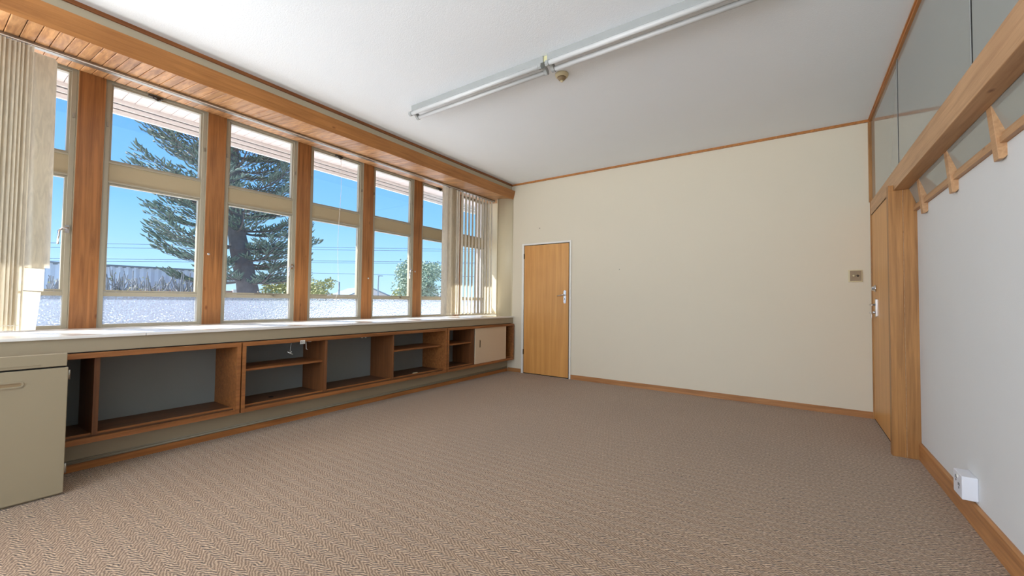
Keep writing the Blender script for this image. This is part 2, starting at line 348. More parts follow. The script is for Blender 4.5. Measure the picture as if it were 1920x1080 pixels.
# soffit boards, sloping up to the windows
zs = lambda x: 2.826+.11*(.0-x)
s1 = MB(); n = 0; y = YB
while y < LR-.01:
    y2 = min(y+.0665, LR-.002)
    a, b_ = y+.0015, y2-.0015; g = .003
    k = len(s1.v)
    for x in (-.001 if y2 < L else -.286, -.745):
        z = zs(x)
        s1.v += [(x, a, z+g), (x, a+g, z), (x, b_-g, z), (x, b_, z+g), (x, b_, z+.02), (x, a, z+.02)]
    for i in range(6):
        j = (i+1) % 6; s1.f.append((k+i, k+j, k+6+j, k+6+i)); s1.smooth.append(False)
    s1.f.append(tuple(k+i for i in range(6))); s1.f.append(tuple(k+6+i for i in range(6))); s1.smooth += [False, False]
    y = y2
tag(s1.build('soffit_lining', M['soffit']), 'tongue and groove pine boards lining the soffit between beam and windows', 'timber lining')
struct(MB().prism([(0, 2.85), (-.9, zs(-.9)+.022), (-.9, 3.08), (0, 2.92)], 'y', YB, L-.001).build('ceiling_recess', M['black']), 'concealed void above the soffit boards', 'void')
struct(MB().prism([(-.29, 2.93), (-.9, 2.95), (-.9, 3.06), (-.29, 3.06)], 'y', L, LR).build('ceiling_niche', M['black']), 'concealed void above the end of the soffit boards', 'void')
# curved column casing in the corner
arc = []; xa, xb_, sg = -.283, .030, .055
ch = (xb_-xa)/2; rad = (ch*ch+sg*sg)/(2*sg); cxm = (xa+xb_)/2
for i in range(17):
    x = xb_+(xa-xb_)*i/16; arc.append((x, L-(math.sqrt(rad*rad-(x-cxm)**2)-(rad-sg))))
arc = [(xb_, L)]+arc+[(xa, L)]
struct(MB().prism(arc, 'z', ZS, 2.9, True).build('wall_column', M['cream']), 'curved cream casing in the corner at the right end of the sill', 'column casing')
struct(box(xa-.012, xa, L-.012, L, ZS, 2.9).build('trim_6', M['cream']), 'slim upright bead beside the curved casing', 'bead')

# window sill and apron
sl = MB(); jy = [-.2-2.8, .92, 1.66+.9, 4.1, L]
for a, b_ in zip(jy[:-1], jy[1:]):
    sl.box(-.9, .068, a+.001, b_-.001, ZS-.02, ZS)
sl.box(-.9, -.285, L-.001, LR-.001, ZS-.02, ZS)
tag(sl.build('window_sill', M['sill'], bevel=.003), 'deep glossy white sill shelf running below all the windows', 'window sill')
struct(MB().box(.03, .05, YB, L, .787, ZS-.02).build('wall_apron', M['apron']), 'beige apron board below the deep sill', 'apron')
struct(box(-.05, .05, YB, L, .782, .787).build('trim_7', M['black']), 'dark shadow gap above the shelf units', 'gap')
struct(box(-.42, -.40, YB, L, .15, .875).build('wall_niche', M['apron']), 'wall concealed behind the shelf units', 'wall')

# ------------------------------------------------------------------ windows
ords = ['leftmost', 'second', 'third', 'fourth', 'fifth', 'sixth', 'seventh']
wlab = {0: 'narrow visible window beside the bunched blind at the left edge',
        1: 'large two-pane window between the first and second timber posts, showing the shed outside',
        2: 'window between the second and third timber posts, showing the pine trunk',
        3: 'window between the third and fourth timber posts with a hanging cord',
        4: 'window between the fourth and fifth timber posts, with a lever handle and lamp pole view',
        5: 'window right of the fifth timber post, partly covered by the open blind',
        6: 'last window in the corner, seen through the vertical blind'}
FX0, FX1 = -.83, -.765
def window(k):
    ya = Y1+(k-1)*PP+PW/2+.006; yb = Y1+k*PP-PW/2-.006
    if k == 6: yb = LR-.03
    r = bpy.data.objects.new('window_%d' % (k+1), None); COL.objects.link(r); r.location = (FX1, (ya+yb)/2, ZS); struct(r, wlab[k], 'window')
    f = .030
    fm = MB()
    fm.box(FX0, FX1, ya, ya+f, ZS, 2.97).box(FX0, FX1, yb-f, yb, ZS, 2.97)
    fm.box(FX0, FX1, ya+f, yb-f, ZS, ZS+.026).box(FX0, FX1, ya+f, yb-f, 2.895, 2.97)
    fm.box(FX0, FX1-.006, ya+f, yb-f, 1.148, 1.182).box(FX0, FX1, ya+f, yb-f, 2.075, 2.09).box(FX0, FX1, ya+f, yb-f, 2.235, 2.25)
    fm.build('frame', M['frame'], r, bevel=.0015)
    box(FX0, FX1-.012, ya+f, yb-f, 2.09, 2.235).build('transom_panel', M['panel'], r)
    a, b_ = ya+f, yb-f
    def sash(z0, z1, w_=.014):
        return MB().box(FX0+.01, FX1-.014, a, a+w_, z0, z1).box(FX0+.01, FX1-.014, b_-w_, b_, z0, z1).box(FX0+.01, FX1-.014, a+w_, b_-w_, z0, z0+w_).box(FX0+.01, FX1-.014, a+w_, b_-w_, z1-w_, z1)
    for z0, z1, nm in ((2.252, 2.893, 'upper'), (1.184, 2.073, 'lower')):
        s_ = sash(z0, z1).build('sash', M['frame'], r)
        box(-.803, -.799, a+.012, b_-.012, z0+.012, z1-.012).build('pane', M['glass'], s_)
    o = box(-.805, -.799, a, b_, ZS+.026, 1.148).build('obscure_pane', M['obscure'], r); o['label'] = 'dimpled frosted glass pane'
    # catches on the stiles
    for yy in (ya+.014, yb-.014):
        box(FX1, FX1+.008, yy-.005, yy+.005, 2.53, 2.565).build('catch', M['steel'], r)
    if k in (0, 2, 4):
        y0 = b_+.008; zc = {0: 1.66, 2: 1.50, 4: 1.57}[k]
        h = MB().box(FX1, FX1+.006, y0-.012, y0+.012, zc-.03, zc+.03)
        h.tube([(FX1, y0, zc), (FX1+.035, y0, zc)], .009, 10).tube([(FX1+.033, y0+.004, zc+.004), (FX1+.036, y0-.025, zc), (FX1+.036, y0-.045, zc-.02), (FX1+.034, y0-.05, zc-.125)], [.009, .009, .008, .006], 8)
        h.build('handle', M['chrome'], r)
    if k in (2, 4, 5):
        yc = (a+b_)/2+.08
        MB().box(FX1-.004, FX1+.012, yc-.13, yc+.13, 1.186, 1.194).box(FX1, FX1+.022, yc+.05, yc+.065, 1.165, 1.196).tube([(FX1+.01, yc-.1, 1.197), (FX1+.01, yc-.1, 1.215)], .005, 6).build('casement_stay', M['steel'], r)
    if k in (1, 3, 5):
        yc = (ya+yb)/2-(.04 if k == 1 else .0)
        MB().box(FX1, FX1+.02, yc-.05, yc+.05, 2.885, 2.9).tube([(FX1+.015, yc-.02, 2.88), (FX1+.03, yc+.01, 2.86), (FX1+.03, yc+.035, 2.89)], .007, 6).lathe([(.014, 0), (.014, .02)], (FX1+.012, yc+.02, 2.868)).build('fanlight_catch', M['dark_metal'], r)
    if k == 3:
        pts = [(FX1+.03, yc+.01, 2.87)]+[(FX1+.03+.002*math.sin(i), yc+.01+.012*math.sin(i*.9), 2.87-i*.2) for i in range(1, 9)]
        pts += [(FX1+.032, yc-.012, 1.15), (FX1+.035, yc-.025, 1.02), (FX1+.035, yc-.012, .965), (FX1+.035, yc+.01, .95)]
        c_ = MB().tube(pts, .0022, 6).build('pull_cord', M['white'], r); c_['label'] = 'thin white pull cord with a loose curled end'
for k in range(7): window(k)
# timber posts between the windows
plab = ['wide pine post beside the bunched left blind', 'pine post between the two largest windows, with a round screw cap', 'pine post just right of the pine tree trunk view',
        'pine post right of the window with the hanging cord', 'pine post left of the window half covered by the right blind', 'pine post hidden behind the open vertical blind in the corner']
for k in range(-1, 6):
    y = Y1+k*PP
    if k < 0:
        struct(box(-.85, XW, y-PW/2, y+PW/2, ZS, 2.97).build('trim_8', M['post']), 'pine post outside the left edge of the picture', 'post'); continue
    r = thing('window_post', (XW, y, ZS), plab[k], 'timber post', 'pine posts between the windows')
    MB().box(-.86, XW, y-PW/2, y+PW/2, ZS, 2.97).build('post_board', M['post'], r, bevel=.002)
    MB().box(-.855, XW-.008, y-PW/2-.005, y-PW/2, ZS, 2.97).box(-.855, XW-.008, y+PW/2, y+PW/2+.005, ZS, 2.97).build('edge_bead', M['frame'], r)
    if k in (1, 3, 4):
        zc = {1: 1.56, 3: 1.42, 4: 1.56}[k]; yy = y-.04 if k != 3 else y+.02
        MB().lathe([(.012, 0), (.011, .004), (.004, .005)], (XW, yy, zc), 14, 'x').build('screw_cap', M['chrome'], r)
# head fascia under the soffit
struct(box(-.83, -.752, -.1, LR, 2.955, 3.0).build('trim_9', M['crown']), 'dark timber head strip above the windows', 'head trim')
# outer closing wall outside
struct(MB().box(-1.0, -.86, -3, LR+.1, GZ, .88).box(-1.0, -.85, -3, LR+.1, 2.98, 3.3).box(-1.0, -.83, LR-.03, LR+.1, GZ, 3.2).build('wall_outside', M['gable']), 'outer face of the wall below and above the windows', 'wall')

# ------------------------------------------------------------------ blinds
XT = -.43
tr = MB().prism([(XT-.02, 2.842), (XT+.02, 2.842), (XT+.02, zs(XT+.02)-.001), (XT-.02, zs(XT-.02)-.003)], 'y', -.6, 5.60)
o = tr.build('blind_track', M['steel']); tag(o, 'slim grey metal track fixed along the edge of the pine soffit', 'blind track')
MB().box(XT+.0205, XT+.023, -.6, 5.595, 2.846, 2.853).build('track_lip', M['white'], o)
rnd = random.Random(4)
def vane_mb(y, ang, w_=.089, z0=.915, z1=2.835, bow=.006):
    m_ = MB(); d = Vector((math.sin(ang), math.cos(ang), 0)); nn = Vector((d.y, -d.x, 0)); c = Vector((XT, y, 0)); th = .0012
    prof = []
    for i in range(7):
        t = i/6*2-1; prof.append(c+d*(t*w_/2)+nn*(bow*(1-t*t)))
    for p in prof: m_.v.append((p.x, p.y, z0))
    for p in prof: m_.v.append((p.x, p.y, z1))
    for i in range(6): m_.f.append((i, i+1, i+8, i+7)); m_.smooth.append(True)
    return m_
lb = thing('vertical_blind', (XT, .35, .9), 'cream vertical blind bunched at the left edge, its end slats torn and slipped', 'vertical blind')
for i in range(9):
    vane_mb(.205+i*.021, R(62+rnd.uniform(-7, 7)), .089).build('slat', M['vane'], lb)
    y = .205+i*.021
    MB().box(XT-.004, XT+.004, y-.002, y+.002, 2.83, 2.8415).build('hanger', M['white'], lb)
def flat_vane(pts, x, name='slat', lab=None):
    o = MB().quad(*[(x, y, z) for y, z in pts]).build(name, M['vane'], lb)
    if lab: o['label'] = lab
    return o
flat_vane([(.385, 2.80), (.492, 2.80), (.488, 2.1), (.478, 1.45), (.48, 1.336), (.385, 1.33), (.385, 1.9)], XT+.03, lab='wide slat turned to face the room')
flat_vane([(.40, 2.79), (.500, 2.79), (.508, 1.336), (.483, 1.336), (.42, 1.34)], XT+.018)
flat_vane([(.372, 2.79), (.392, 2.79), (.392, 1.16), (.372, 1.16), (.366, 1.5)], XT+.034)
flat_vane([(.392, 1.342), (.484, 1.336), (.483, 1.176), (.390, 1.182)], XT+.026, 'torn_slat_piece')
flat_vane([(.372, 1.178), (.472, 1.172), (.455, .915), (.358, .912)], XT+.033, 'torn_slat_piece')
def hemweights(mbx, y, ang):
    d = Vector((math.sin(ang), math.cos(ang), 0)); c = Vector((XT, y, 0))
    a = c-d*.043; b_ = c+d*.043
    mbx.tube([(a.x, a.y, .955), (b_.x, b_.y, .955)], .0035, 6)
cm = MB()
pts = [(XT+.05+.006*((i % 2)*2-1), .22+i*.0105, .945+.006*(i % 2)) for i in range(16)]
cm.tube(pts, .0028, 6); cm.build('bottom_chain', M['chain'], lb)
rb = thing('vertical_blind', (XT, 5.0, .9), 'cream vertical blind half open in the corner, sunlight glowing through its slats', 'vertical blind')
ys = [4.49, 4.515, 4.54, 4.57, 4.60, 4.64]+[4.70+.083*i for i in range(11)]
angs = [R(70), R(60), R(40), R(20), R(10), R(-2)]+[R(-18+rnd.uniform(-4, 4)) for i in range(11)]
hw = MB()
for y, a in zip(ys, angs):
    vane_mb(y, a, .089, .93).build('slat', M['vane'], rb)
    MB().box(XT-.005, XT+.005, y-.004, y+.004, 2.825, 2.8415).build('hanger', M['dark_metal'], rb)
    d = Vector((math.sin(a), math.cos(a), 0))*.040
    hemweights(hw, y, a)
hw.build('hem_weight', M['chain'], rb)
o = vane_mb(4.40, R(12), .1, .925, 2.838).build('slat', M['vane'], rb); o['label'] = 'first slat turned flat to the room'
ch_ = MB(); pts = []
for i, (y, a) in enumerate(zip(ys, angs)):
    pts += [(XT+.035, y, .95), (XT+.045, y+.03, .925)] if i < len(ys)-1 else [(XT+.035, y, .95)]
ch_.tube(pts, .0025, 6); ch_.build('bottom_chain', M['chain'], rb)

# ------------------------------------------------------------------ wall-hung shelf units
XS, XB, Z0, Z1 = .097, -.33, .2035, .779
FT = .037
def shelf_unit(y0, y1, label, dividers, shelves, slider=None, extra=None):
    r = thing('shelf_unit', (XS, (y0+y1)/2, Z0), label, 'shelf unit', 'timber shelf units below the sill')
    ft = FT-.005
    fr = MB().box(XB, XS, y0, y1, Z1-ft, Z1).box(XB, XS, y0, y0+ft-.004, Z0, Z1-ft).box(XB, XS, y1-ft+.004, y1, Z0, Z1-ft)
    fr.box(XS-.028, XS, y0+ft-.004, y1-ft+.004, Z0, Z0+ft)
    fr.build('frame', M['shelfy'], r, bevel=.0015)
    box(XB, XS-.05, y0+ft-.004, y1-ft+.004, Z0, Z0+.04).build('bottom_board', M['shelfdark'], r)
    box(XS-.05, XS-.028, y0+ft-.004, y1-ft+.004, Z0+.0, Z0+.026).build('door_groove', M['black'], r)
    box(XS-.062, XS-.05, y0+ft-.004, y1-ft+.004, Z0+.04, Z0+.052).build('runner', M['shelfy'], r)
    box(XB-.012, XB, y0, y1, Z0, Z1).build('back_panel', M['backboard'], r)
    for y, t in dividers:
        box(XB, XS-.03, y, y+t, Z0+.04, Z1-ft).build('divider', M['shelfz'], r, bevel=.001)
    for a, b_, z in shelves:
        box(XB+.0, XS-.07, a, b_, z-.018, z).build('shelf', M['shelfy'], r, bevel=.001)
    if slider:
        a, b_ = slider
        d = box(XS-.035, XS-.016, a, b_, Z0+ft+.002, Z1-ft-.002).build('sliding_door', M['slider'], r, bevel=.0015); d['label'] = 'beige sliding door panel'
        yy = a+.09; mz = (Z0+Z1)/2+.03
        MB().box(XS-.016, XS-.013, yy, yy+.022, mz-.055, mz+.055).build('finger_pull', M['brown_plastic'], d)
        MB().box(XS-.0132, XS-.0125, yy+.006, yy+.016, mz-.045, mz+.045).build('pull_recess', M['black'], d)
    return r
u1 = shelf_unit(-.35, 1.517, 'longest open shelf unit beside the beige cupboard, empty and without shelves', [(.665, .028)], [])
u2 = shelf_unit(1.527, 3.935, 'middle shelf unit with three open bays, shelves in its outer bays', [(2.262, .026), (3.078, .02)], [(1.527+.035, 2.262, .548), (3.098, 3.90, .560)])
u3 = shelf_unit(3.948, 5.476, 'shelf unit at the corner with one beige sliding door closing its right half', [(4.50, .018)], [(3.98, 4.50, .556)], (4.53, 5.28))
# small things in the middle unit
tg = thing('paper_tag', (XS, 2.03, .72), 'small white paper tag with dark scribbles on the middle shelf unit top rail', 'tag')
t0 = MB().box(XS+.0005, XS+.003, 2.0, 2.045, .728, .762); t0.build('tag_card', M['white'], tg)
mk = MB()
for a, b_ in (((2.006, .756), (2.006, .736)), ((2.006, .756), (2.016, .738)), ((2.016, .738), (2.016, .756)), ((2.022, .755), (2.028, .748)), ((2.028, .748), (2.022, .742)), ((2.022, .742), (2.029, .737)), ((2.035, .755), (2.039, .737)), ((2.004, .732), (2.041, .7315))):
    mk.tube([(XS+.0035, a[0], a[1]), (XS+.0035, b_[0], b_[1])], .0012, 5)
mk.build('ink_marks', M['black'], tg)
hk = MB().tube([(XS-.08, 2.10, Z1-.035), (XS-.08, 2.10, Z1-.06), (XS-.075, 2.10, Z1-.11), (XS-.07, 2.112, Z1-.114)], .0025, 6).box(XS-.09, XS-.07, 2.12, 2.145, Z1-.045, Z1-.034)
tag(hk.build('metal_hook', M['white']), 'small white hook hanging from the top of the left bay of the middle shelf unit', 'hook')
hk = MB().tube([(XS-.02, 1.90, .665), (XS-.02, 1.92, .652), (XS-.02, 1.945, .640)], .0025, 6).tube([(XS-.02, 1.925, .652), (XS-.02, 1.935, .668)], .002, 6).tube([(XS-.02, 1.92, .652), (XS-.02, 1.925, .70), (XS-.02, 1.93, Z1-.036)], .0008, 5)
tag(hk.build('dangling_clip', M['white']), 'tiny white clip dangling below the paper tag in the middle shelf unit', 'clip')
for y, lab in ((2.68, 'tiny white catch under the top rail of the middle bay, nearer the left'), (2.725, 'tiny white catch under the top rail of the middle bay, nearer the corner door')):
    tag(box(XS-.05, XS-.04, y, y+.01, Z1-.045, Z1-.032).build('cup_hook', M['white']), lab, 'catch')
dk = MB().lathe([(.03, 0), (.03, .006), (.02, .008)], (0, 0, 0), 16)
for i, v in enumerate(dk.v): dk.v[i] = (v[0]*.8-.02, v[1]*1.3+3.50, v[2]+Z0+.04)
tag(dk.build('cable_cover', M['ivory']), 'small cream disc lying in the right bay of the middle shelf unit', 'disc')
dk = MB().lathe([(.022, 0), (.02, .003)], (-.12, 1.86, Z0+.04), 16)
tag(dk.build('cable_grommet', M['black']), 'small dark round grommet in the left bay of the middle shelf unit', 'grommet')

# ------------------------------------------------------------------ beige cupboard at the left edge
XC = .346
cb = thing('cupboard', (XC, .1, 0), 'beige painted cupboard with one flush door at the left edge, before the shelf units', 'cupboard')
MB().box(.107, XC-.022, -.45, .498, 0.0, .785).build('body', M['cupboard'], cb, bevel=.002)
MB().box(XC-.022, XC, -.45, .503, .742, .815).build('drawer_front', M['cupboard'], cb, bevel=.003)
MB().box(XC, XC+.003, -.45, .40, .757, .760).build('bead', M['cupboard'], cb)
MB().box(XC-.0225, XC-.018, -.45, .50, .73, .744).build('shadow_gap', M['black'], cb)
dr = MB().box(XC-.020, XC, -.45, .509, .012, .733).build('door', M['cupboard'], cb, bevel=.003)
def stadium(yc0, yc1, zc, rr, n=10):
    p = []
    for i in range(n+1):
        t = -math.pi/2+math.pi*i/n; p.append((yc1+rr*math.cos(t), zc+rr*math.sin(t)))
    for i in range(n+1):
        t = math.pi/2+math.pi*i/n; p.append((yc0+rr*math.cos(t), zc+rr*math.sin(t)))
    return p
ou = stadium(.14, .325, .660, .017); inn = stadium(.14, .325, .660, .0095)
hm = MB(); nO = len(ou)
for x, src in ((XC, ou), (XC+.006, ou), (XC+.006, inn), (XC+.0005, inn)):
    for p in src: hm.v.append((x, p[0], p[1]))
for ring in range(3):
    for i in range(nO):
        j = (i+1) % nO; hm.f.append((ring*nO+i, ring*nO+j, (ring+1)*nO+j, (ring+1)*nO+i)); hm.smooth.append(False)
hm.build('handle', M['cupboard'], dr)
MB().prism(inn, 'x', XC+.0003, XC+.0012).build('handle_recess', M['brown_plastic'], dr)
for z in (.66, .12):
    MB().tube([(XC-.012, .514, z), (XC-.012, .514, z+.055)], .005, 8).box(XC-.02, XC-.008, .508, .516, z+.005, z+.05).build('hinge', M['steel'], cb)

# ------------------------------------------------------------------ back wall door
D0, D1 = .2596, 1.0613
d1 = bpy.data.objects.new('door_1', None); COL.objects.link(d1); d1.location = ((D0+D1)/2, L, 0); struct(d1, 'narrow honey veneer door with a white frame in the cream back wall', 'door')
MB().box(D0+.006, D1-.008, L-.012, L-.001, .012, 2.026).build('door_leaf', M['door'], d1, bevel=.001)
MB().box(D0-.004, D1+.008, L-.004, L-.0005, 0, 2.036).build('shadow_gap', M['black'], d1)
af = MB().box(D0-.040, D0-.002, L-.018, L, 0, 2.036).box(D1+.006, D1+.034, L-.018, L, 0, 2.036).box(D0-.040, D1+.034, L-.018, L, 2.036, 2.062)
af.build('door_frame', M['white'], d1, bevel=.002)
for z in (1.82, .30):
    MB().box(D0-.004, D0+.010, L-.022, L-.011, z, z+.08).build('hinge', M['dark_metal'], d1)
hx, hz = .995, 1.215
pl = MB().prism([(hx-.02, hz-.085), (hx-.012, hz-.097), (hx+.012, hz-.097), (hx+.02, hz-.085), (hx+.02, hz+.085), (hx+.012, hz+.097), (hx-.012, hz+.097), (hx-.02, hz+.085)], 'y', L-.020, L-.012)
hp = pl.build('handle_plate', M['chrome'], d1)
MB().tube([(hx, L-.012, hz+.03), (hx, L-.055, hz+.03), (hx-.02, L-.06, hz+.028), (hx-.11, L-.058, hz+.012)], [.010, .010, .009, .008], 10).build('lever_handle', M['chrome'], hp)
MB().box(hx-.003, hx+.003, L-.0212, L-.0198, hz-.04, hz-.022).build('keyhole', M['black'], hp)
nl = MB().lathe([(.006, 0), (.006, .008)], (.537, L-.008, 2.293), 10, 'y')
tag(nl.build('nail', M['dark_metal']), 'small dark nail in the cream wall above the narrow door', 'nail')
nl = MB().lathe([(.004, 0), (.004, .006)], (1.83, L-.006, 1.60), 10, 'y')
tag(nl.build('nail', M['dark_metal']), 'tiny nail in the back wall to the right of the narrow door', 'nail')

# light switch
sw = thing('light_switch', (4.35, L, 1.446), 'square brown light switch with cream surround on the back wall beside the right door', 'light switch')
MB().box(4.293, 4.406, L-.014, L, 1.382, 1.510).build('surround', M['ivory'], sw, bevel=.004)
MB().box(4.306, 4.398, L-.019, L-.014, 1.394, 1.500).build('plate', M['brown_plastic'], sw, bevel=.002)
for i, x in enumerate((4.336, 4.370)):
    MB().lathe([(.011, 0), (.010, -.004), (.006, -.010)], (x, L-.019, 1.447), 14, 'y').build('rocker', M['ivory'] if i == 0 else M['dark_metal'], sw)

# ------------------------------------------------------------------ right side: door, header, beam, posts, glass
d2 = bpy.data.objects.new('door_2', None); COL.objects.link(d2); d2.location = (W, 5.0, 0); struct(d2, 'pale timber door on the right in deep side view, with chrome locks', 'door')
MB().box(W+.004, W+.04, 4.33, L-.032, .012, 2.058).build('door_leaf', M['door'], d2, bevel=.001)
MB().box(W+.006, W+.05, 4.30, L-.02, .0, .013).build('threshold', M['black'], d2)
MB().box(W+.006, W+.05, 4.30, L-.02, 2.055, 2.066).build('shadow_gap', M['black'], d2)
MB().lathe([(.034, 0), (.032, -.012), (.022, -.014), (.020, -.032), (.014, -.034)], (W+.004, 5.28, 1.308), 22, 'x').build('cylinder_lock', M['chrome'], d2)
hy = 5.26
hp = MB().prism([(hy-.02, 1.04), (hy-.012, 1.03), (hy+.012, 1.03), (hy+.02, 1.04), (hy+.02, 1.20), (hy+.012, 1.21), (hy-.012, 1.21), (hy-.02, 1.20)], 'x', W-.006, W+.004).build('handle_plate', M['chrome'], d2)
MB().tube([(W, hy, 1.15), (W-.04, hy, 1.15), (W-.046, hy-.02, 1.149), (W-.045, hy-.11, 1.145)], [.009, .009, .008, .007], 10).build('lever_handle', M['chrome'], hp)
MB().lathe([(.014, 0), (.013, -.02), (.006, -.022)], (W-.004, hy, 1.075), 12, 'x').tube([(W-.02, hy, 1.075), (W-.05, hy, 1.07)], .004, 6).box(W-.036, W-.032, hy-.01, hy+.01, 1.02, 1.06).build('key', M['chrome'], hp)
tag(MB().box(W-.001, W+.06, 4.54, L-.0005, 2.066, 2.20).build('door_header', M['rbeam'], bevel=.001), 'pale timber header board directly above the right door', 'header board')
tag(MB().box(4.468, 4.556, YB, 4.54, 2.036, 2.19).build('timber_beam', M['rbeam'], bevel=.003), 'thick pale timber beam crossing the upper right of the room', 'beam')
p1 = MB().box(4.436, 4.517, 4.262, 4.33, 0, 2.035).box(4.436, 4.467, 4.262, 4.33, 2.035, 2.076)
tag(p1.build('door_post', M['rpost'], bevel=.002), 'left one of the two timber door posts, its top lapping the beam', 'timber post')
p2 = MB().prism([(4.521, 0), (4.599, 0), (4.599, 1.90), (4.562, 2.035), (4.521, 2.035)], 'y', 4.262, 4.33)
tag(p2.build('door_post', M['rpost'], bevel=.002), 'right one of the two timber door posts, meeting the white wall', 'timber post')
tag(box(4.5172, 4.5208, 4.259, 4.33, 0, 2.034).build('post_fillet', M['rbeam']), 'thin pale strip filling the joint between the two door posts', 'strip')
struct(box(4.599, 4.76, 4.2625, 4.40, 0, 2.03).build('wall_return', M['wall_white']), 'wall end hidden behind the door posts', 'wall')
# grey glass above the beam
gy = [YB, .9, 2.62, 4.185, L-.04]
glab = {3: 'tall grey reflective glass panel next to the back wall, above the right door', 2: 'middle grey reflective glass panel above the pale beam', 1: 'grey reflective glass panel above the pale beam, cut by the top right corner'}
for i in range(4):
    if i == 0:
        struct(box(4.490, 4.498, gy[0], gy[1]-.006, 2.19, H-.03).build('window_11', M['dglass']), 'grey glass panel outside the picture', 'window'); continue
    tag(box(4.490, 4.498, gy[i]+.006, gy[i+1]-.006, 2.19, H-.03).build('glass_panel', M['dglass']), glab[i], 'glass panel', 'grey glass panels above the pale beam')
for i, lab in ((2, 'thin dark joint strip between the second and third grey glass panels'), (3, 'thin dark joint strip between the grey glass panels nearest the back wall')):
    o = tag(box(4.4885, 4.4995, gy[i]-.006, gy[i]+.003, 2.19, H-.034).build('glazing_strip', M['black']), lab, 'glazing strip')
    box(4.487, 4.4995, gy[i]+.003, gy[i]+.008, 2.19, H-.034).build('edge_bead', M['grey_lamp'], o)
# sloping glass strip below the beam
sg_ = MB().prism([(4.556, 2.037), (4.600, 1.905), (4.606, 1.905), (4.562, 2.037)], 'y', YB, 4.262)
tag(sg_.build('sloping_glass', M['dglass']), 'sloping grey glass strip between the pale beam and the white wall rail', 'glass strip')
rl = MB().box(4.578, 4.60, YB, 4.262, 1.864, 1.892).box(4.585, 4.612, YB, 4.262, 1.8945, 1.910).box(4.60, 4.66, YB, 4.262, 1.862, 1.9)
tag(rl.build('wall_rail', M['rbeam'], bevel=.0015), 'grooved timber rail capping the white right wall', 'rail')
blab = ['smallest timber bracket nearest the door posts, on the rail', 'middle timber bracket between beam and rail', 'largest and nearest of the timber brackets below the pale beam']
for i, y in enumerate((3.968+.02, 3.323+.02, 2.677+.02)):
    br = MB().prism([(4.5535, 2.036), (4.5625, 2.036), (4.605, 1.915), (4.6045, 1.812), (4.590, 1.795), (4.574, 1.795)], 'y', y-.027, y+.027)
    tag(br.build('wall_bracket', M['rbeam'], bevel=.0015), blab[i], 'bracket', 'timber brackets on the wall rail')
# power socket
so = thing('power_socket', (WR, 3.18, .2), 'white surface mounted power socket box on the right baseboard', 'power socket')
MB().box(4.54, WR, 3.113, 3.253, .143, .263).build('box', M['plastic'], so, bevel=.004)
for y, z in ((3.205, .232), (3.16, .205)):
    for q in ((y-.010, y-.006, z-.006, z+.008), (y+.006, y+.010, z-.006, z+.008), (y-.002, y+.002, z-.022, z-.010)):
        box(4.5385, 4.5405, *q).build('socket_slot', M['black'], so)
MB().box(4.537, 4.5405, 3.172, 3.192, .236, .25).build('rocker', M['white'], so)

# ------------------------------------------------------------------ ceiling lamps, smoke detector
def lamp(x0, x1, dy, label):
    r = thing('fluorescent_lamp', ((x0+x1)/2, 2.733+dy, H), label, 'ceiling lamp', 'twin tube lamps on the ceiling')
    yc = 2.733+dy
    MB().prism([(yc-.034, H), (yc-.030, H-.052), (yc+.030, H-.052), (yc+.034, H)], 'x', x0, x1).build('lamp_body', M['grey_lamp'], r, bevel=.003)
    for s in (-1, 1):
        yt = yc+s*.048
        MB().tube([(x0+.03, yt, H-.09), (x1-.03, yt, H-.09)], .0185, 16).build('tube', M['tube'], r)
    for xe in (x0, x1-.028):
        e_ = MB().prism([(yc-.03, H-.052), (yc-.066, H-.075), (yc-.07, H-.10), (yc-.055, H-.113), (yc-.035, H-.108), (yc, H-.075), (yc+.035, H-.108), (yc+.055, H-.113), (yc+.07, H-.10), (yc+.066, H-.075), (yc+.03, H-.052)], 'x', xe, xe+.028)
        e_.build('lamp_holder', M['grey_lamp'], r, bevel=.002)
    # clear reflector wing between the tubes
    MB().prism([(yc-.030, H-.053), (yc, H-.072), (yc+.030, H-.053)], 'x', x0+.03, x1-.03).build('reflector', M['tube'], r)
    return r
lamp(.735, 2.235, .0, 'twin tube fluorescent lamp whose far end points at the windows')
l2 = lamp(2.275, 3.80, -.008, 'twin tube fluorescent lamp running out of the top of the picture')
MB().box(2.235, 2.275, 2.712, 2.75, H-.045, H-.002).build('connector', M['yellow'], l2)['label'] = 'yellowed plastic connector block'
sd = thing('smoke_detector', (2.235, 3.015, H), 'round cream smoke detector on the ceiling beside the lamps', 'smoke detector')
MB().lathe([(.056, 0), (.056, -.010), (.050, -.022), (.040, -.030)], (2.235, 3.015, H), 32).build('base', M['ivory'], sd)
MB().lathe([(.038, -.030), (.030, -.044), (.018, -.056)], (2.235, 3.015, H), 32).build('sensor_head', M['brown_plastic'], sd)
MB().lathe([(.014, -.056), (.012, -.064), (.004, -.068)], (2.235, 3.015, H), 20).build('cap', M['ivory'], sd)

# ------------------------------------------------------------------ outside
struct(box(-120, -.95, -60, 120, GZ-.1, GZ).build('ground', M['paving']), 'pale ground outside the windows', 'ground')
